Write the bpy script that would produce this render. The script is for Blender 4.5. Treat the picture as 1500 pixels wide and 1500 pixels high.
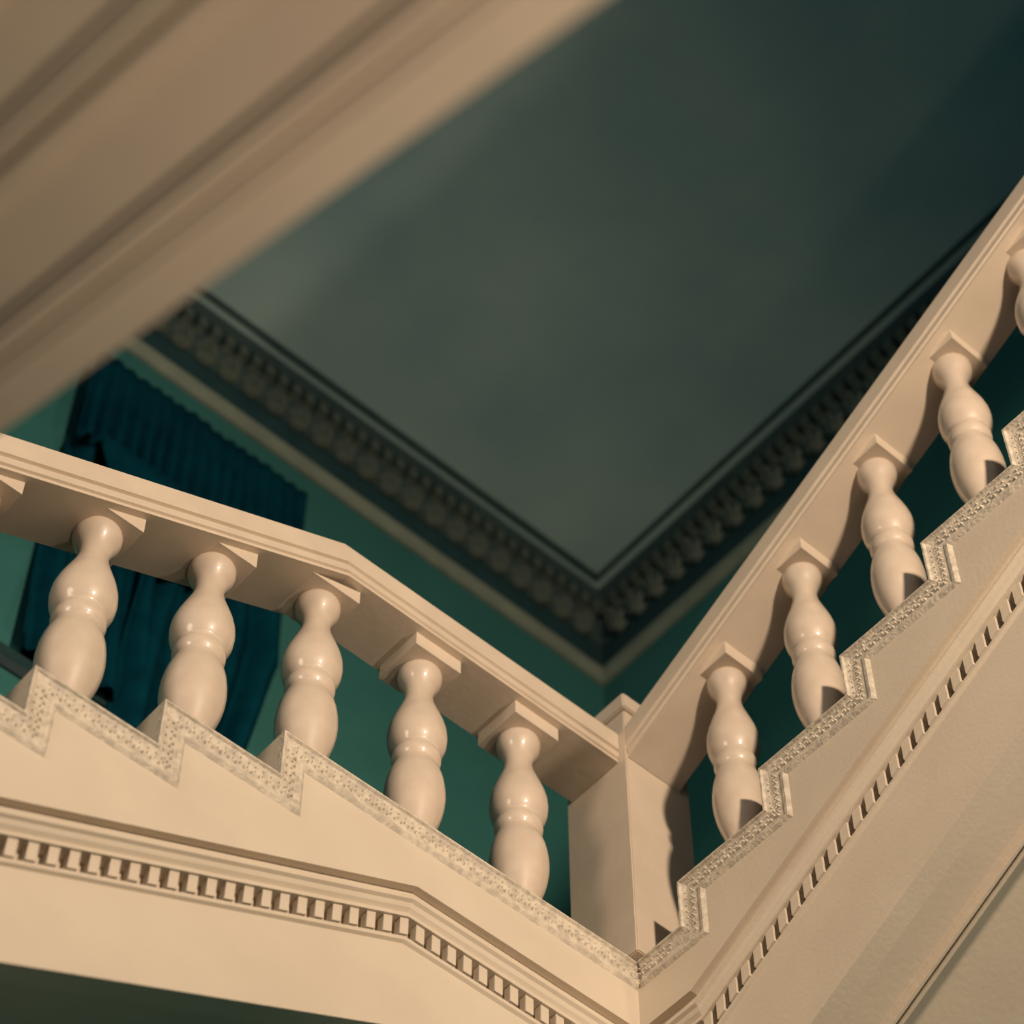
import bpy, bmesh, math, random
from mathutils import Vector, Matrix, noise
S = bpy.context.scene
for o in list(bpy.data.objects): bpy.data.objects.remove(o)
COL = S.collection
random.seed(7)
Z0 = 4.804                      # landing level above the eye (eye = origin height)

# ------------------------------------------------------------------ camera
PITCH, YAW, ROLL, FPX = math.radians(56.268), math.radians(41.225), math.radians(-0.107), 3956.0
cd = bpy.data.cameras.new('camera'); cam = bpy.data.objects.new('camera', cd); COL.objects.link(cam)
fwd = Vector((math.sin(YAW)*math.cos(PITCH), math.cos(YAW)*math.cos(PITCH), math.sin(PITCH)))
rgt = Vector((math.cos(YAW), -math.sin(YAW), 0)); upv = rgt.cross(fwd)
r2 = rgt*math.cos(ROLL) + upv*math.sin(ROLL); u2 = -rgt*math.sin(ROLL) + upv*math.cos(ROLL)
cam.matrix_world = Matrix(((r2.x, u2.x, -fwd.x, 0), (r2.y, u2.y, -fwd.y, 0), (r2.z, u2.z, -fwd.z, 0), (0, 0, 0, 1)))
cd.sensor_width = 36; cd.sensor_fit = 'HORIZONTAL'; cd.lens = FPX/1500*36; cd.clip_start = 0.05
cd.dof.use_dof = True; cd.dof.focus_distance = 6.35; cd.dof.aperture_fstop = 2.0
S.camera = cam

# ------------------------------------------------------------------ world, lamps, exposure
w = bpy.data.worlds.new('world'); S.world = w; w.use_nodes = True
bg = w.node_tree.nodes['Background']; bg.inputs[0].default_value = (0.02, 0.52, 0.92, 1); bg.inputs[1].default_value = 0.11

def lamp(name, kind, loc, aim, power, colour, size=0.05, **kw):
    l = bpy.data.lights.new(name, kind); l.energy = power; l.color = colour
    if kind == 'SPOT':
        l.spot_size = math.radians(kw.get('cone', 60)); l.spot_blend = kw.get('blend', 1.0)
    if kind == 'AREA':
        l.shape = 'DISK'; l.size = size
    else:
        l.shadow_soft_size = size
    o = bpy.data.objects.new(name, l); COL.objects.link(o); o.location = loc
    o.rotation_euler = (Vector(aim) - Vector(loc)).to_track_quat('-Z', 'Y').to_euler()
    return o
# warm hall lamp hanging in the stair well to the south of the frame
lamp('hall_lamp', 'SPOT', (1.55, -2.15, Z0+0.42), (2.8, 3.2, Z0-0.75), 1200, (1.0, 0.775, 0.565), 0.19, cone=101, blend=1.0)
# second warm lamp on the west side of the hall, grazing along the left balustrade
lamp('side_lamp', 'SPOT', (-2.6, 2.1, Z0+0.25), (3.6, 3.2, Z0+0.1), 260, (1.0, 0.80, 0.60), 0.8, cone=60, blend=1.0)
# added warm fill with no real fixture, brightens the near flight's underside
lamp('near_flight_fill', 'SPOT', (1.7, 0.9, 1.1), (0.95, 1.15, 2.6), 98, (1.0, 0.76, 0.56), 0.10, cone=104, blend=1.0)
# invented warm spot below the right flight, added to lift its soffit
lamp('soffit_fill', 'SPOT', (3.9, -0.6, 1.2), (3.55, 2.1, 4.3), 210, (1.0, 0.78, 0.58), 0.08, cone=42, blend=1.0)

S.view_settings.view_transform = 'Standard'; S.view_settings.look = 'None'
S.view_settings.exposure = 0.0; S.view_settings.gamma = 1.0
try: S.view_settings.use_curve_mapping = False
except Exception: pass

# ------------------------------------------------------------------ materials
def mat(name, c1, c2=None, scale=8, rough=0.5, bump=0.0, bscale=60, coat=0.0, stretch=(1, 1, 1), detail=6, sheen=0, lo=.35, hi=.7, spec=.5):
    m = bpy.data.materials.new(name); m.use_nodes = True
    nt = m.node_tree; b = nt.nodes['Principled BSDF']
    b.inputs['Roughness'].default_value = rough; b.inputs['Specular IOR Level'].default_value = spec
    b.inputs['Coat Weight'].default_value = coat; b.inputs['Coat Roughness'].default_value = 0.08
    if sheen: b.inputs['Sheen Weight'].default_value = sheen
    tc = nt.nodes.new('ShaderNodeTexCoord'); mp = nt.nodes.new('ShaderNodeMapping'); mp.inputs['Scale'].default_value = stretch
    nt.links.new(tc.outputs['Object'], mp.inputs[0])
    n = nt.nodes.new('ShaderNodeTexNoise'); n.inputs['Scale'].default_value = scale; n.inputs['Detail'].default_value = detail
    nt.links.new(mp.outputs[0], n.inputs['Vector'])
    r = nt.nodes.new('ShaderNodeValToRGB'); r.color_ramp.elements[0].position = lo; r.color_ramp.elements[1].position = hi
    r.color_ramp.elements[0].color = (*(c2 or c1), 1); r.color_ramp.elements[1].color = (*c1, 1)
    nt.links.new(n.outputs[0], r.inputs[0]); nt.links.new(r.outputs[0], b.inputs['Base Color'])
    if bump:
        n2 = nt.nodes.new('ShaderNodeTexNoise'); n2.inputs['Scale'].default_value = bscale; n2.inputs['Detail'].default_value = 4
        nt.links.new(mp.outputs[0], n2.inputs['Vector'])
        bp = nt.nodes.new('ShaderNodeBump'); bp.inputs['Strength'].default_value = bump; bp.inputs['Distance'].default_value = 0.01
        nt.links.new(n2.outputs[0], bp.inputs['Height']); nt.links.new(bp.outputs[0], b.inputs['Normal'])
    return m
M = {
    'plaster': mat('painted_plaster', (.66, .57, .45), (.62, .53, .42), 5, .55, .08, 90),
    'rail':    mat('painted_rail', (.68, .57, .45), (.62, .52, .41), 9, .45, .05, 60),
    'marble':  mat('glossy_baluster_paint', (.68, .57, .46), (.60, .49, .39), 14, .42, .03, 40, coat=.55),
    'carved':  mat('carved_marble', (.68, .60, .48), (.50, .44, .36), 45, .5, .35, 120, lo=.38, hi=.6),
    'soffit':  mat('soffit_plaster', (.63, .54, .42), (.58, .49, .39), 4, .6, .08, 60),
    'tread':   mat('stone_tread', (.15, .14, .12), (.11, .105, .095), 10, .5, .05, 60),
    'wall':    mat('green_wall_paint', (.050, .195, .175), (.042, .165, .152), 3, .8, .06, 40, spec=.1),
    'ceil':    mat('ceiling_paint', (.60, .76, .70), (.40, .58, .58), 1.3, .9, .03, 20, detail=5, spec=.1),
    'crown': mat('shaded_crown_plaster', (.075, .12, .115), (.055, .095, .095), 12, .8, .1, 60, spec=.1),  # darkened backing: shade between the ornaments is put into the colour
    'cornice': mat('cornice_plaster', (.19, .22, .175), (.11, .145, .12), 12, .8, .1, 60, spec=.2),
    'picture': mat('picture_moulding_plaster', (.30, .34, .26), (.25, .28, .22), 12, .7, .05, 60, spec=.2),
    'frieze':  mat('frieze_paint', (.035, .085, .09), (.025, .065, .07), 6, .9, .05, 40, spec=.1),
    'curtain': mat('dark_teal_velvet', (.001, .050, .074), (.001, .033, .052), 9, .95, .1, 200, spec=.03),
    'dado':    mat('dark_dado_wood', (.02, .06, .06), (.015, .04, .045), 12, .5),
    'glass':   mat('night_window_glass', (.004, .014, .02), None, 3, .12),
    'floor':   mat('hall_floor_stone', (.10, .09, .07), (.07, .06, .05), 3, .5),
}

# ------------------------------------------------------------------ helpers
def link(name, bm, m, parent=None, smooth=False):
    bmesh.ops.recalc_face_normals(bm, faces=bm.faces)
    me = bpy.data.meshes.new(name); bm.to_mesh(me); bm.free()
    if smooth:
        for p in me.polygons: p.use_smooth = True
    me.materials.append(M[m]); o = bpy.data.objects.new(name, me); COL.objects.link(o)
    if parent: o.parent = parent
    return o
def place(o, parent):            # parent an object built in world coordinates under an Empty that sits elsewhere
    o.parent = parent; o.matrix_parent_inverse = Matrix.Translation(-Vector(parent.location)) if parent.type == 'EMPTY' else Matrix()
    return o
def tag(o, label, cat, group=None, kind=None):
    o['label'] = label; o['category'] = cat
    if group: o['group'] = group
    if kind: o['kind'] = kind
    return o
def thing(name, loc, label, cat, group=None, kind=None):
    o = bpy.data.objects.new(name, None); COL.objects.link(o); o.location = loc; o.empty_display_size = .1
    return tag(o, label, cat, group, kind)
def box(bm, x0, x1, y0, y1, z0, z1):
    v = [bm.verts.new((x, y, z)) for x in (x0, x1) for y in (y0, y1) for z in (z0, z1)]
    for f in ((0, 1, 3, 2), (4, 6, 7, 5), (0, 4, 5, 1), (2, 3, 7, 6), (0, 2, 6, 4), (1, 5, 7, 3)): bm.faces.new([v[i] for i in f])
    return v
def loft(bm, rings, caps=True):
    vs = [[bm.verts.new(p) for p in r] for r in rings]; n = len(vs[0])
    for a, b in zip(vs, vs[1:]):
        for i in range(n): bm.faces.new((a[i], a[(i+1) % n], b[(i+1) % n], b[i]))
    if caps: bm.faces.new(list(reversed(vs[0]))); bm.faces.new(vs[-1])
def prism(bm, poly, fn, d0, d1):
    """poly: list of (s,z); fn(s,z,d)->xyz ; solid between depths d0 and d1"""
    a = [bm.verts.new(fn(s, z, d0)) for s, z in poly]; b = [bm.verts.new(fn(s, z, d1)) for s, z in poly]
    n = len(poly)
    bm.faces.new(a); bm.faces.new(list(reversed(b)))
    for i in range(n): bm.faces.new((a[i], b[i], b[(i+1) % n], a[(i+1) % n]))

# ------------------------------------------------------------------ stair layout
FACE = 3.213                     # string faces: y = FACE (left side), x = FACE (right side)
H = 0.155; RL = 0.317; RR = 0.301
XR0 = 2.117                      # top riser of the left flight
YR1 = 3.042                      # first riser of the right flight
XW, YW = 4.381, 4.474            # right and back walls
NL, NR = 6, 9                    # risers left flight / right flight
def fnL(s, z, d): return (s, FACE + d, Z0 + z)           # s = x, d = depth behind the face
def fnR(s, z, d): return (FACE + d, s, Z0 + z)           # s = y
XB = 2.53; SL = H/RL; SR = H/RR
def lineL(x): return -.0 + min(0., x - XB)*SL            # reference line (0 on the landing)
def lineR(y): return max(0., YR1 - y)*SR
# string moulding: (drop below the reference line, depth behind the face)
CORN = [(.208, 0.10), (.208, .022), (.224, .022), (.229, .012), (.240, .012), (.246, .020), (.258, .024), (.270, .034), (.273, .028),
        (.284, .028), (.286, .068), (.338, .068), (.340, .038), (.351, .038), (.357, .046), (.362, .046), (.362, .10)]
def moulding(bm, fn, pts, prof):
    """pts: list of (s, z, mitre) ; mitre=1 pushes s outward by the depth (inner corner of the well)"""
    loft(bm, [[fn(s + m*d, z - t, d) for t, d in prof] for s, z, m in pts])
CARVE = [(0, .0), (0, -.018), (.005, -.018), (.009, -.012), (.020, -.007), (.054, -.004), (.058, -.007), (.066, -.008), (.070, -.005), (.076, .0)]
def leaf_lump(bm, fn, s, z, ds, dz, hw, hh, d0, proud):
    """small carved leaf: a faceted tongue, long axis along (ds,dz)"""
    c = bm.verts.new(fn(s, z, d0 - proud)); n = 8; ring = []
    for k in range(n):
        a = 2*math.pi*k/n; u, v = math.cos(a)*hw, math.sin(a)*hh*(1 + .25*math.sin(a))
        ring.append(bm.verts.new(fn(s + u*(-dz) + v*ds, z + u*ds + v*dz, d0 + .008)))
    for k in range(n): bm.faces.new((ring[k], ring[(k+1) % n], c))
def carve_pair(bm, fn, s, z, sgn, horiz, j):
    for t, off, hw, hh in ((.019, 0, .0078, .0105), (.041, .0105, .0082, .0125), (.034, 0, .0045, .0085)):
        k = random.uniform(.85, 1.2); q = random.uniform(-.0015, .0015)
        if horiz: leaf_lump(bm, fn, s + sgn*.036 + off*sgn + q, z - t, 0, 1, hw*k, hh*k, -.003, .0105)
        else: leaf_lump(bm, fn, s + sgn*t, z - .036 - off + q, 1, 0, hw*k, hh*k, -.003, .0105)
def carved(bm, fn, path, sgn):
    """zigzag path [(s,z)...]; profile levels are the same zigzag shifted into the string by (sgn*t, -t)"""
    loft(bm, [[fn(s + sgn*t*m, z - t, d) for t, d in CARVE] for s, z, m in path])
def lumps(bm, fn, path, sgn):
    for (s0, z0, m0), (s1, z1, m1) in zip(path, path[1:]):
        L = math.hypot(s1-s0, z1-z0)
        if L < .05: continue
        horiz = abs(z1-z0) < 1e-4
        n = max(2, round((L - (.0 if horiz else .02))/.021))
        for k in range(n):
            f = (k+.5)/n; j = random.uniform(-.002, .002)
            s = s0 + (s1-s0)*f; z = z0 + (z1-z0)*f
            carve_pair(bm, fn, s, z, sgn, horiz, j)

flightL = thing('stair_flight', (1.3, FACE+.6, Z0-1.0), 'short cream flight at the left, its stepped side climbing right to the corner landing', 'stairs')
landing = thing('stair_landing', (2.8, FACE+.6, Z0-.3), 'level cream corner landing carrying the newel post, carved edge and toothed moulding below', 'landing')
flightR = thing('stair_flight', (FACE+.6, 1.8, Z0+.2), 'cream flight at the right, its side and underside climbing steeply away from the newel post', 'stairs')

def zig(k0, k1):   # left flight zigzag from riser k1 (lowest) to k0
    pts = []
    for k in range(k1, k0-1, -1):
        s = XR0 - k*RL
        pts += [(s, -(k+1)*H, 1), (s, -k*H, 1)]
    return pts
XE = XR0 - NL*RL + .0                                     # left end of the modelled flight
# --- left flight
pL = zig(0, NL-1)                                         # ends at (XR0, 0)
pathL = [(XE, -NL*H, 0)] + pL
bm = bmesh.new()
poly = [(XE, lineL(XE)-.208)] + [(s, z) for s, z, m in pathL[:]] + [(XR0, lineL(XR0)-.208)]
poly = [(XE, lineL(XE)-.208), (XE, -NL*H)] + [(s, z) for s, z, m in pathL[2:-1]] + [(XR0, lineL(XR0)-.208)]
prism(bm, poly, fnL, 0, .10); o = link('string_panel', bm, 'plaster'); place(o, flightL)
bm = bmesh.new(); carved(bm, fnL, pathL[:-1] + [(XR0, 0, 1)], 1); lumps(bm, fnL, pathL, 1)
o = link('carved_moulding', bm, 'carved'); place(o, flightL); o['kind'] = 'stuff'; o['label'] = 'mottled carved leaf strip following the steps'
bm = bmesh.new(); moulding(bm, fnL, [(XE, lineL(XE), 0), (XR0, lineL(XR0), 0)], CORN); cornL = place(link('string_moulding', bm, 'plaster'), flightL)
bm = bmesh.new(); moulding(bm, fnL, [(XE, lineL(XE), 0), (XR0, lineL(XR0), 0)], [(.362, .10), (.362, .044), (.618, .044), (.618, .10)])
place(link('lower_band', bm, 'plaster'), flightL)
for k in range(NL):
    bm = bmesh.new(); s0 = XR0 - (k+1)*RL; z = -(k+1)*H
    box(bm, s0, s0+RL, FACE+.10, YW-.003, Z0+z-.12-H*.6, Z0+z); place(link('step', bm, 'tread'), flightL)
def soffit_prism(fn, s0, z0_, s1, z1_, d0, d1, th=.06):
    bm = bmesh.new(); prism(bm, [(s0, z0_), (s1, z1_), (s1, z1_+th), (s0, z0_+th)], fn, d0, d1); return bm
place(link('soffit', soffit_prism(fnL, XE, lineL(XE)-.613, XR0, lineL(XR0)-.613, .10, YW-FACE-.003), 'soffit'), flightL)
# --- landing
bm = bmesh.new()
prism(bm, [(XR0, lineL(XR0)-.208), (XR0, 0), (FACE+.1, 0), (FACE+.1, -.208), (XB, -.208)], fnL, 0, .10); place(link('string_panel', bm, 'plaster'), landing)
bm = bmesh.new(); prism(bm, [(YR1, 0), (FACE, 0), (FACE, -.208), (YR1, -.208)], fnR, 0, .10); place(link('string_panel', bm, 'plaster'), landing)
cp = [(XR0, 0, 1), (FACE-.0, 0, 0)]
bm = bmesh.new(); carved(bm, fnL, cp, 1); lumps(bm, fnL, cp, 1)
cpr = [(FACE-.02, 0, 0), (YR1, 0, -1)]
carved(bm, fnR, cpr, 1); lumps(bm, fnR, [(FACE-.02, 0, 0), (YR1, 0, -1)], 1)
o = place(link('carved_moulding', bm, 'carved'), landing); o['kind'] = 'stuff'; o['label'] = 'mottled carved leaf strip along the landing edge'
bm = bmesh.new(); moulding(bm, fnL, [(XR0, lineL(XR0), 0), (XB, 0, 0), (FACE, 0, 1)], CORN); cornM = place(link('string_moulding', bm, 'plaster'), landing)
bm = bmesh.new(); moulding(bm, fnR, [(FACE, 0, 1), (YR1, 0, 0)], CORN); cornM2 = place(link('string_moulding', bm, 'plaster'), landing)
bm = bmesh.new(); moulding(bm, fnL, [(XR0, lineL(XR0), 0), (XB, 0, 0), (FACE, 0, 1)], [(.362, .10), (.362, .044), (.618, .044), (.618, .10)])
moulding(bm, fnR, [(FACE, 0, 1), (YR1, 0, 0)], [(.362, .10), (.362, .044), (.618, .044), (.618, .10)])
place(link('lower_band', bm, 'plaster'), landing)
bm = bmesh.new(); box(bm, XR0, XW-.003, FACE+.10, YW-.003, Z0-.16, Z0); box(bm, FACE+.10, XW-.003, YR1, FACE+.10, Z0-.16, Z0); place(link('floor_slab', bm, 'tread'), landing)
bm = bmesh.new(); prism(bm, [(XR0, lineL(XR0)-.613), (XB, -.613), (XW-.003, -.613), (XW-.003, -.55), (XB, -.55), (XR0, lineL(XR0)-.55)], fnL, .10, YW-FACE-.003)
place(link('soffit', bm, 'soffit'), landing)
# --- right flight
pathR = []
for k in range(NR):
    y = YR1 - k*RR
    pathR += [(y, k*H, -1), (y, (k+1)*H, -1)]
YE = YR1 - NR*RR; pathR.append((YE, NR*H, 0))
BR = .685
bm = bmesh.new()
poly = [(s, z) for s, z, m in pathR] + [(YE, lineR(YE)-.208), (YR1, -.208)]
prism(bm, poly, fnR, 0, .10); place(link('string_panel', bm, 'plaster'), flightR)
bm = bmesh.new()
loft(bm, [[fnR(s + m*t, z - t, d) for t, d in CARVE] for s, z, m in pathR])
for (s0, z0, m0), (s1, z1, m1) in zip(pathR, pathR[1:]):
    L = math.hypot(s1-s0, z1-z0); n = max(2, round(L/.0215))
    for k in range(n):
        f = (k+.5)/n; s = s0+(s1-s0)*f; z = z0+(z1-z0)*f
        carve_pair(bm, fnR, s, z, -1, abs(z1-z0) < 1e-4, 0)
o = place(link('carved_moulding', bm, 'carved'), flightR); o['kind'] = 'stuff'; o['label'] = 'crisply carved leaf strip framing each step'
bm = bmesh.new(); moulding(bm, fnR, [(YR1, 0, 0), (YE, lineR(YE), 0)], CORN); cornR = place(link('string_moulding', bm, 'plaster'), flightR)
bm = bmesh.new(); moulding(bm, fnR, [(YR1, 0, 0), (YE, lineR(YE), 0)], [(.362, .10), (.362, .044), (BR, .044), (BR, .10)])
place(link('lower_band', bm, 'plaster'), flightR)
for k in range(NR):
    bm = bmesh.new(); y1 = YR1 - k*RR; z = (k+1)*H
    box(bm, FACE+.10, XW-.003, y1-RR, y1, Z0+z-.2, Z0+z); place(link('step', bm, 'tread'), flightR)
# soffit with a raised pair of beads and a sunk panel
def soffR(y, t): return (y, lineR(y)-t)
bm = bmesh.new()
for d0, d1, t0 in ((.10, .196, BR), (.196, .203, BR+.010), (.203, .211, BR+.018), (.211, .221, BR-.008), (.221, .229, BR+.016), (.229, .238, BR+.004), (.238, XW-FACE-.003, BR-.024)):
    prism(bm, [soffR(YR1, t0), soffR(YE, t0), soffR(YE, t0-.06), soffR(YR1, t0-.06)], fnR, d0, d1)
place(link('soffit', bm, 'soffit'), flightR)
# --- dentils, one object each, under the moulding they belong to
def dentil_mesh(slope):
    bm = bmesh.new()
    hw = .0120
    prism(bm, [(-hw, -.0255-hw*slope), (hw, -.0255+hw*slope), (hw, .0255+hw*slope), (-hw, .0255-hw*slope)], lambda s, z, d: (s, d, z), 0, .020)
    bmesh.ops.recalc_face_normals(bm, faces=bm.faces)
    me = bpy.data.meshes.new('dentil'); bm.to_mesh(me); bm.free(); me.materials.append(M['plaster']); return me
dm_s, dm_0 = dentil_mesh(SL), dentil_mesh(0)
dm_r = dentil_mesh(-SR)
def dentil(me, loc, rot, parent):
    o = bpy.data.objects.new('dentil', me); COL.objects.link(o); o.location = loc; o.rotation_euler = (0, 0, rot)
    o.parent = parent
    if parent.parent:                                # moulding meshes are stored in world coordinates
        o.location = Vector(loc)
PD = .0465
x = XE + .03
while x < FACE - .0:
    z = lineL(x) - .3110
    dentil(dm_s if x < XB else dm_0, (x, FACE+.034, Z0+z), 0, cornL if x < XR0 else cornM); x += PD
y = FACE - .012
while y > YE + .03:
    z = lineR(y) - .3110
    dentil(dm_r if y < YR1 else dm_0, (FACE+.054-.020+.0, y, Z0+z), 0, cornR if y < YR1 else cornM2)
    y -= .0433
# right-hand dentils are turned to face the well
for o in bpy.data.objects:
    if o.name.startswith('dentil') and o.parent in (cornR, cornM2):
        o.rotation_euler = (0, 0, -math.pi/2); 
mR = dentil_mesh(SR)      # after the turn local +x points to -y, so the rake climbs with +x
for o in bpy.data.objects:
    if o.name.startswith('dentil') and o.parent == cornR: o.data = mR

# ------------------------------------------------------------------ balusters
PROF = [(.0, .052), (.012, .053), (.022, .048), (.045, .0445), (.065, .0455), (.09, .052), (.12, .0615), (.15, .0685), (.18, .0728),
        (.208, .0740), (.238, .0722), (.268, .0680), (.295, .0610), (.312, .0550), (.321, .0520), (.325, .0545), (.332, .0585), (.343, .0605), (.354, .0595), (.362, .0565), (.366, .0535),
        (.374, .0590), (.388, .0668), (.406, .0718), (.430, .0738), (.455, .0720), (.482, .0660), (.508, .0580), (.535, .0490), (.560, .0410), (.582, .0362), (.598, .0350), (.614, .0362), (.630, .0408),
        (.640, .0460), (.650, .0512), (.660, .0545), (.671, .0562), (.682, .0560), (.689, .0535), (.6905, .048)]
def lathe(bm, prof, n=48):
    rings = [[(r*math.cos(2*math.pi*k/n), r*math.sin(2*math.pi*k/n), z) for k in range(n)] for z, r in prof]
    loft(bm, rings)
bm = bmesh.new(); lathe(bm, PROF); bmesh.ops.recalc_face_normals(bm, faces=bm.faces)
me_bal = bpy.data.meshes.new('baluster'); bm.to_mesh(me_bal); bm.free(); me_bal.materials.append(M['marble'])
for p in me_bal.polygons: p.use_smooth = True
bm = bmesh.new(); box(bm, -.056, .056, -.056, .056, -.002, .010); bmesh.ops.bevel(bm, geom=bm.edges[:], offset=.002, segments=1, affect='EDGES')
me_pl = bpy.data.meshes.new('plinth'); bm.to_mesh(me_pl); bm.free(); me_pl.materials.append(M['marble'])
def baluster(parent, x, y, zt, sof, along, sr=1., sz=1.):
    """sof(s): underside height of the rail above Z0 at s; along 'x' or 'y'"""
    b = bpy.data.objects.new('baluster', me_bal); COL.objects.link(b); b.parent = parent; b.location = Vector((x, y, Z0+zt)) - Vector(parent.location); b.scale = (sr, sr, sz)
    p = bpy.data.objects.new('plinth', me_pl); COL.objects.link(p); p.parent = b
    bm = bmesh.new(); h = .072; zb = .690
    c = []
    for dx in (-h, h):
        for dy in (-h, h):
            s = (x+dx*sr) if along == 'x' else (y+dy*sr)
            c.append((dx, dy, max((sof(s) - zt)/sz, zb+.0008)))
    b0 = [bm.verts.new((dx, dy, zb)) for dx, dy, _ in c]; t0 = [bm.verts.new(q) for q in c]
    bm.faces.new((b0[0], b0[2], b0[3], b0[1])); bm.faces.new((t0[0], t0[1], t0[3], t0[2]))
    for i, j in ((0, 1), (1, 3), (3, 2), (2, 0)): bm.faces.new((b0[i], b0[j], t0[j], t0[i]))
    cb = link('cap_block', bm, 'rail'); cb.parent = b
    return b

# ------------------------------------------------------------------ handrails
RAIL = [(0, .192), (0, .006), (.004, .0), (.066, .0), (.069, .009), (.076, .009), (.079, .002), (.098, .002), (.101, .009), (.105, .009), (.106, .006), (.114, .006),
        (.114, .188), (.106, .188), (.105, .185), (.101, .185), (.098, .192), (.079, .192), (.076, .185), (.069, .185), (.066, .194), (.004, .194)]
RSL = .503
balL = thing('balustrade', (2.2, 3.29, Z0), 'left cream balustrade on steps and landing, brightly lit, bent handrail ending at the newel', 'balustrade')
balR = thing('balustrade', (3.27, 2.0, Z0+.4), 'right cream balustrade, handrail climbing steeply from the newel post to the right edge', 'balustrade')
RAILF = 3.190
def railbot(top, slope_len): return top
XBT = 2.232
c1 = math.sqrt(1+RSL*RSL)
def railL(bm):
    rings = []
    for s, mode in ((.62, 's'), (XBT, 'b'), (3.1695, 'l')):
        ring = []
        for t, d in RAIL:
            if mode == 'l': ring.append((s, RAILF+d, Z0+.852-t))
            elif mode == 's': ring.append((s, RAILF+d, Z0+.852-(XBT-s)*RSL - t*c1))
            else:
                # mitre: level line z=.852-t meets the sloped line z=.852-(XBT-x)*RSL-t*c1
                xx = XBT + t*(c1-1)/RSL
                ring.append((xx, RAILF+d, Z0+.852-t))
        rings.append(ring)
    loft(bm, rings)
bm = bmesh.new(); railL(bm); place(link('handrail', bm, 'rail'), balL)
T = .114
def sofL(x):
    lv = .852-T; sl = .852-(XBT-x)*RSL-T*c1
    return min(lv, sl)
RX = 3.172; RT = .898
def topR(y): return RT + (3.10-y)*.506
bm = bmesh.new()
c2 = math.sqrt(1+.506**2)
loft(bm, [[(RX+d, y, Z0+topR(y)-t*c2) for t, d in RAIL] for y in (3.1645, .55)])
place(link('handrail', bm, 'rail'), balR)
def sofR(y): return topR(y)-T*c2
x5 = 2.904; BY = 3.292; BXR = 3.274
for i, (xx, zt) in enumerate([(x5, 0), (x5-.333, 0), (x5-.666, 0), (x5-.666-RL, -H), (x5-.666-2*RL, -2*H), (x5-.666-3*RL, -3*H), (x5-.666-4*RL, -4*H)]):
    baluster(balL, xx, BY, zt, sofL, 'x', 1.025 if zt == 0 else 1.05, 1.0 if zt == 0 else 1.02)
for k in range(8):
    baluster(balR, BXR, 2.880-k*RR, (k+1)*H, sofR, 'y', .935, 1.03)

# ------------------------------------------------------------------ newel post
NX0, NX1, NY0, NY1 = 3.171, 3.400, 3.166, 3.398
nw = thing('newel_post', ((NX0+NX1)/2, (NY0+NY1)/2, Z0), 'square cream newel post where the two balustrades meet above the landing corner', 'post')
bm = bmesh.new(); box(bm, NX0, NX1, NY0, NY1, Z0+.001, Z0+.935); bmesh.ops.bevel(bm, geom=bm.edges[:], offset=.003, segments=2, affect='EDGES'); place(link('shaft', bm, 'rail'), nw)
bm = bmesh.new(); box(bm, NX0-.010, NX1+.010, NY0-.010, NY1+.010, Z0+.935, Z0+.995)
bmesh.ops.bevel(bm, geom=bm.edges[:], offset=.004, segments=2, affect='EDGES'); place(link('cap', bm, 'rail'), nw)

# ------------------------------------------------------------------ near flight (crosses the top left corner, close to the camera)
near = thing('stair_flight', (0.1, 0.9, 1.9), 'out-of-focus cream underside of the near flight across the top left corner', 'stairs')
EX = .722; WX = -.62; BS = .530; BZ = 1.987          # soffit: z = BZ + BS*y, edge at x = EX
def nz(y, o): return BZ + BS*y + o
def slab(bm, x0, x1, lo, hi, ya=-2.6, yb=3.1):
    loft(bm, [[(x0, y, nz(y, lo)), (x1, y, nz(y, lo)), (x1, y, nz(y, hi)), (x0, y, nz(y, hi))] for y in (ya, yb)])
bm = bmesh.new(); slab(bm, WX, EX-.10, .007, .10); place(link('soffit', bm, 'soffit'), near)
bm = bmesh.new(); slab(bm, EX-.055, EX, 0, .42); slab(bm, EX-.10, EX-.055, .004, .30); o = place(link('string_panel', bm, 'plaster'), near)
for x0, x1, dz in ((.662, .668, -.003), (.646, .662, -.001), (.634, .646, .005), (.616, .634, -.005), (.604, .616, -.001), (.485, .497, -.002), (.468, .485, -.006), (.456, .468, .003), (.440, .456, -.005), (.425, .440, -.001), (.30, .318, -.006), (.318, .33, -.002), (.27, .285, -.004)):
    bm = bmesh.new(); slab(bm, x0, x1, dz, .05); place(link('soffit_bead', bm, 'soffit'), near)
bm = bmesh.new(); n = 19
for k in range(18):
    ya = -2.6 + k*.30; z = nz(ya, .30) + .10
    b2 = bmesh.new(); box(b2, WX, EX-.055, ya, ya+.30, z-.22, z); place(link('step', b2, 'tread'), near)
bm.free()

# ------------------------------------------------------------------ room shell
CZ = 8.57                        # ceiling height above the eye
bm = bmesh.new(); box(bm, -6, XW+.2, YW, YW+.2, -1.6, CZ+.1); tag(link('wall_back', bm, 'wall'), 'green painted back wall behind the left balustrade', 'wall', kind='structure')
bm = bmesh.new(); box(bm, XW, XW+.2, -6, YW, -1.6, CZ+.1); tag(link('wall_right', bm, 'wall'), 'dark green side wall behind the right balustrade', 'wall', kind='structure')
bm = bmesh.new(); box(bm, -6, XW, -6, YW, CZ, CZ+.1); tag(link('ceiling', bm, 'ceil'), 'dim grey green plaster ceiling high above the stairs', 'ceiling', kind='structure')
bm = bmesh.new(); box(bm, -6, XW, -6, YW, -1.7, -1.6); tag(link('floor', bm, 'floor'), 'stone floor of the hall below the stairs', 'floor', kind='structure')
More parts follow.
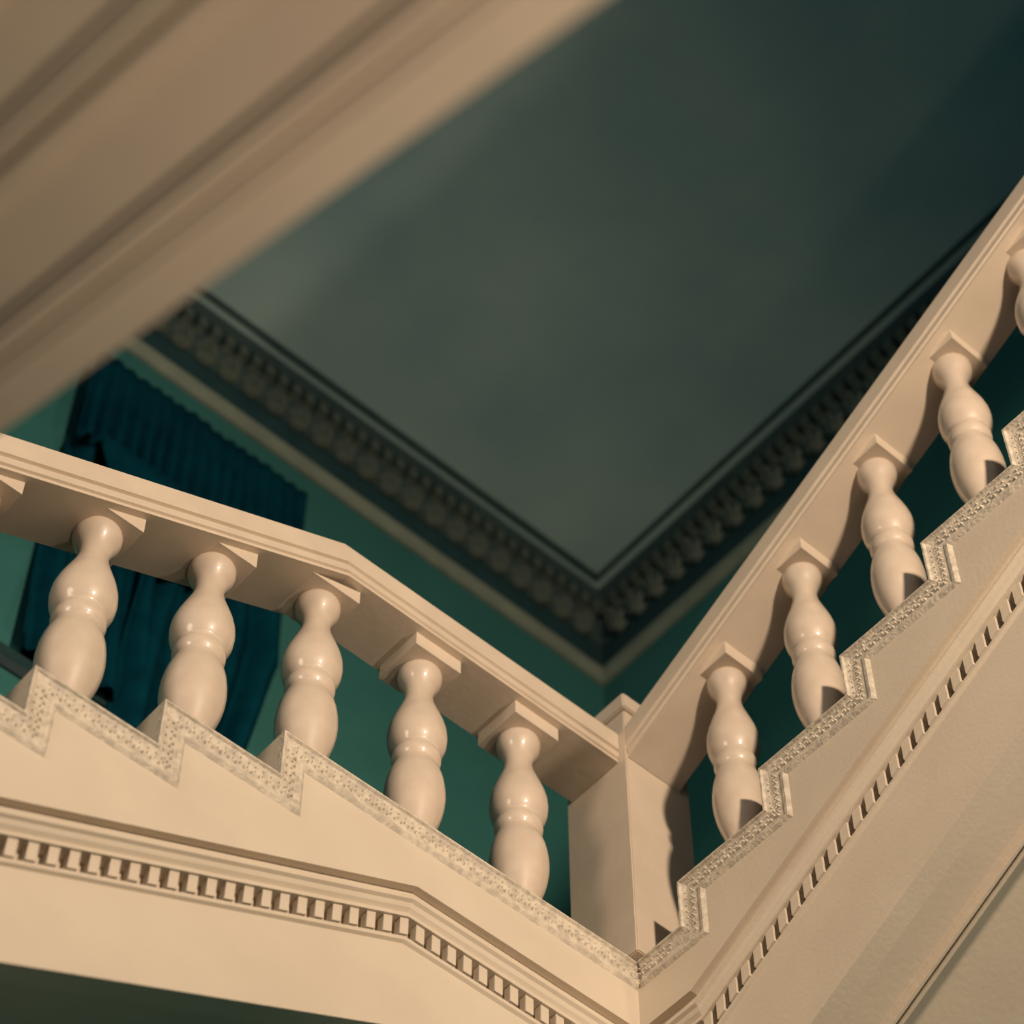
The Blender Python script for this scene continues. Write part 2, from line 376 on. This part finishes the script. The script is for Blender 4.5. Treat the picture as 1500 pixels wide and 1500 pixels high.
# cornice: (out from wall, height above CBASE)
CB = 8.165
PICT = [(-.01, 0), (.014, 0), (.030, .014), (.034, .030), (.030, .044), (.022, .050), (.026, .060), (.026, .072), (.014, .080), (.0, .090), (-.01, .090)]
CROWN = [(-.01, .245), (.008, .245), (.010, .262), (.020, .275), (.034, .300), (.046, .314), (.050, .318), (.050, .368), (.100, .371), (.104, .382), (.114, .388), (.118, .405), (-.01, .405)]
def wall_mould(name, prof, m, wallk, label, n):
    bm = bmesh.new()
    if wallk == 'N': loft(bm, [[(-5.9, YW-p, CB+z) for p, z in prof], [(XW-p, YW-p, CB+z) for p, z in prof]])
    else: loft(bm, [[(XW-p, YW-p, CB+z) for p, z in prof], [(XW-p, -5.9, CB+z) for p, z in prof]])
    return tag(link(name, bm, m), label, 'moulding', kind='structure')
FRI = [(-.01, .088), (.004, .088), (.004, .250), (-.01, .250)]
BORD = [(.150, .400), (.156, .394), (.166, .394), (.172, .400), (.172, .406), (.150, .406)]  # ceiling border strip, coloured dark to act as a groove's shadow
wall_mould('trim_1', PICT, 'picture', 'N', 'pale plaster picture moulding running along the back wall', 1)
wall_mould('trim_2', PICT, 'picture', 'E', 'pale plaster picture moulding running along the right wall', 1)
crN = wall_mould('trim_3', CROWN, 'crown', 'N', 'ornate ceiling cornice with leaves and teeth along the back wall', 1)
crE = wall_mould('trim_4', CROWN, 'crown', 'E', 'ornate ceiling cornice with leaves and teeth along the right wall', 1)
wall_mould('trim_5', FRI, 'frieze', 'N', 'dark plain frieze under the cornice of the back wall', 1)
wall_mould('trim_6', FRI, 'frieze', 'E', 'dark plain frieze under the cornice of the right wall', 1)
wall_mould('trim_7', BORD, 'crown', 'N', 'thin ceiling border parallel to the back wall, its dark colour standing for a groove shadow', 1)
wall_mould('trim_8', BORD, 'crown', 'E', 'thin ceiling border parallel to the right wall, its dark colour standing for a groove shadow', 1)
# dado rail on the back wall
bm = bmesh.new()
loft(bm, [[(x, YW-p, Z0+z) for p, z in ((-.01, 1.385), (.010, 1.385), (.030, 1.400), (.030, 1.450), (.018, 1.462), (-.01, 1.462))] for x in (-5.9, XW)])
tag(link('trim_9', bm, 'dado'), 'dark narrow dado rail on the back wall under the curtain', 'moulding', kind='structure')
# acanthus leaf and tooth, copied along both cornices (local: x along wall, y out of wall, z up)
def leaf_mesh():
    bm = bmesh.new(); rows = 7; cols = 7; g = []
    for j in range(rows):
        t = j/(rows-1)
        wd = .046*math.sin(math.pi*(.14+.80*t))**.7*(1+.30*math.cos(t*15)); row = []
        zc = .045 - t*.110; out = .038*(1-t)**.8 + .018*math.exp(-((t-.82)/.16)**2)
        for i in range(cols):
            u = i/(cols-1)*2-1
            row.append(bm.verts.new((u*wd, out + .012*(1-abs(u)**1.5)+.008*math.cos(u*10), zc)))
        g.append(row)
    for j in range(rows-1):
        for i in range(cols-1): bm.faces.new((g[j][i], g[j][i+1], g[j+1][i+1], g[j+1][i]))
    r = bmesh.ops.extrude_face_region(bm, geom=bm.faces[:])
    for v in [q for q in r['geom'] if isinstance(q, bmesh.types.BMVert)]: v.co.y = 0 - .002 if v.co.z < .03 else v.co.y-.03
    bmesh.ops.recalc_face_normals(bm, faces=bm.faces)
    me = bpy.data.meshes.new('cornice_leaf'); bm.to_mesh(me); bm.free(); me.materials.append(M['cornice']); return me
lm = leaf_mesh()
bm = bmesh.new(); box(bm, -.017, .017, 0, .046, -.024, .024); me_t = bpy.data.meshes.new('cornice_tooth'); bmesh.ops.recalc_face_normals(bm, faces=bm.faces); bm.to_mesh(me_t); bm.free(); me_t.materials.append(M['cornice'])
def orn(me, name, loc, rot, parent):
    o = bpy.data.objects.new(name, me); COL.objects.link(o); o.location = loc; o.rotation_euler = (0, 0, rot); o.parent = parent
x = XW - .12
while x > .9: orn(lm, 'cornice_leaf', (x, YW-.012, CB+.290), math.pi, crN); x -= .108
y = YW - .12
while y > 1.2: orn(lm, 'cornice_leaf', (XW-.012, y, CB+.290), math.pi/2, crE); y -= .108
x = XW - .10
while x > .9: orn(me_t, 'cornice_tooth', (x, YW-.048, CB+.3435), math.pi, crN); x -= .062
y = YW - .10
while y > 1.2: orn(me_t, 'cornice_tooth', (XW-.048, y, CB+.3435), math.pi/2, crE); y -= .062

# ------------------------------------------------------------------ window and curtain on the back wall
WX0, WX1, WZ0, WZ1 = 2.02, 2.80, Z0+1.47, Z0+2.98
bm = bmesh.new()
for a in ((WX0, WX0+.05, WZ0, WZ1), (WX1-.05, WX1, WZ0, WZ1), (WX0, WX1, WZ1-.05, WZ1), (WX0, WX1, WZ0, WZ0+.05), ((WX0+WX1)/2-.02, (WX0+WX1)/2+.02, WZ0, WZ1), (WX0, WX1, (WZ0+WZ1)/2-.015, (WZ0+WZ1)/2+.015)):
    box(bm, a[0], a[1], YW-.025, YW+.01, a[2], a[3])
win = tag(link('window_1', bm, 'dado'), 'dark window almost hidden behind the teal curtain', 'window', kind='structure')
bm = bmesh.new(); box(bm, WX0, WX1, YW-.012, YW-.004, WZ0, WZ1); link('pane', bm, 'glass', win)

cur = thing('window_curtain', (2.42, YW-.08, Z0+3.06), 'dark teal velvet curtain with pleated valance and swept drapes on the back wall', 'curtain')
def cloth(name, fn, nu, nv, th=.006):
    bm = bmesh.new(); g = [[bm.verts.new(fn(i/nu, j/nv)) for i in range(nu+1)] for j in range(nv+1)]
    for j in range(nv):
        for i in range(nu): bm.faces.new((g[j][i], g[j][i+1], g[j+1][i+1], g[j+1][i]))
    o = place(link(name, bm, 'curtain', smooth=True), cur)
    md = o.modifiers.new('thickness', 'SOLIDIFY'); md.thickness = th
    return o
YC = YW - .075
def valance(u, v):
    x = 1.975 + u*.90
    bot = 2.50 + .05*math.sin(u*math.pi*2+.6)
    z = 3.065 + (bot-3.065)*v
    return (x, YC - .03 + .020*math.sin(u*2*math.pi*17 + .5*math.sin(u*19))*(.25+.85*v) + .01*noise.noise(Vector((x*9, z*3, 1))), Z0+z)
cloth('valance', valance, 220, 10)
def drapeR(u, v):            # hangs from the top right and sweeps down to the left
    z = 2.56 + (-1.75)*v
    xr = 2.868 - .20*max(0, v-.25)**.8*1.0; xl = 2.30 + .02*v
    k = u**(1.0+.9*v)
    x = xl + (xr-xl)*u
    f = .048*math.sin((u*7.0 + v*2.6*(1-u) + .3*math.sin(v*5+u*3))*2*math.pi*.75)
    return (x, YC + .012 + f*(.45+.55*v) + .012*noise.noise(Vector((x*6, z*2.5, 4))), Z0+z)
cloth('drape', drapeR, 120, 40)
def drapeL(u, v):
    z = 2.56 - 1.08*v
    x = 1.975 + .50*u
    f = .028*math.sin((u*5.2 + .25*math.sin(v*4))*2*math.pi*.9)
    return (x, YC + .020 + f + .01*noise.noise(Vector((x*6, z*2.5, 9))), Z0+z)
cloth('drape', drapeL, 90, 30)
def swag(u, v):              # hanging swag of curved folds
    x = 2.06 + .62*u
    sag = math.sin(math.pi*u)**.9
    z = 2.58 - v*(.06 + .42*sag)
    return (x, YC - .052 - .02*sag*v + .016*math.sin(v*2*math.pi*4.2)*sag, Z0+z)
cloth('swag', swag, 60, 60)
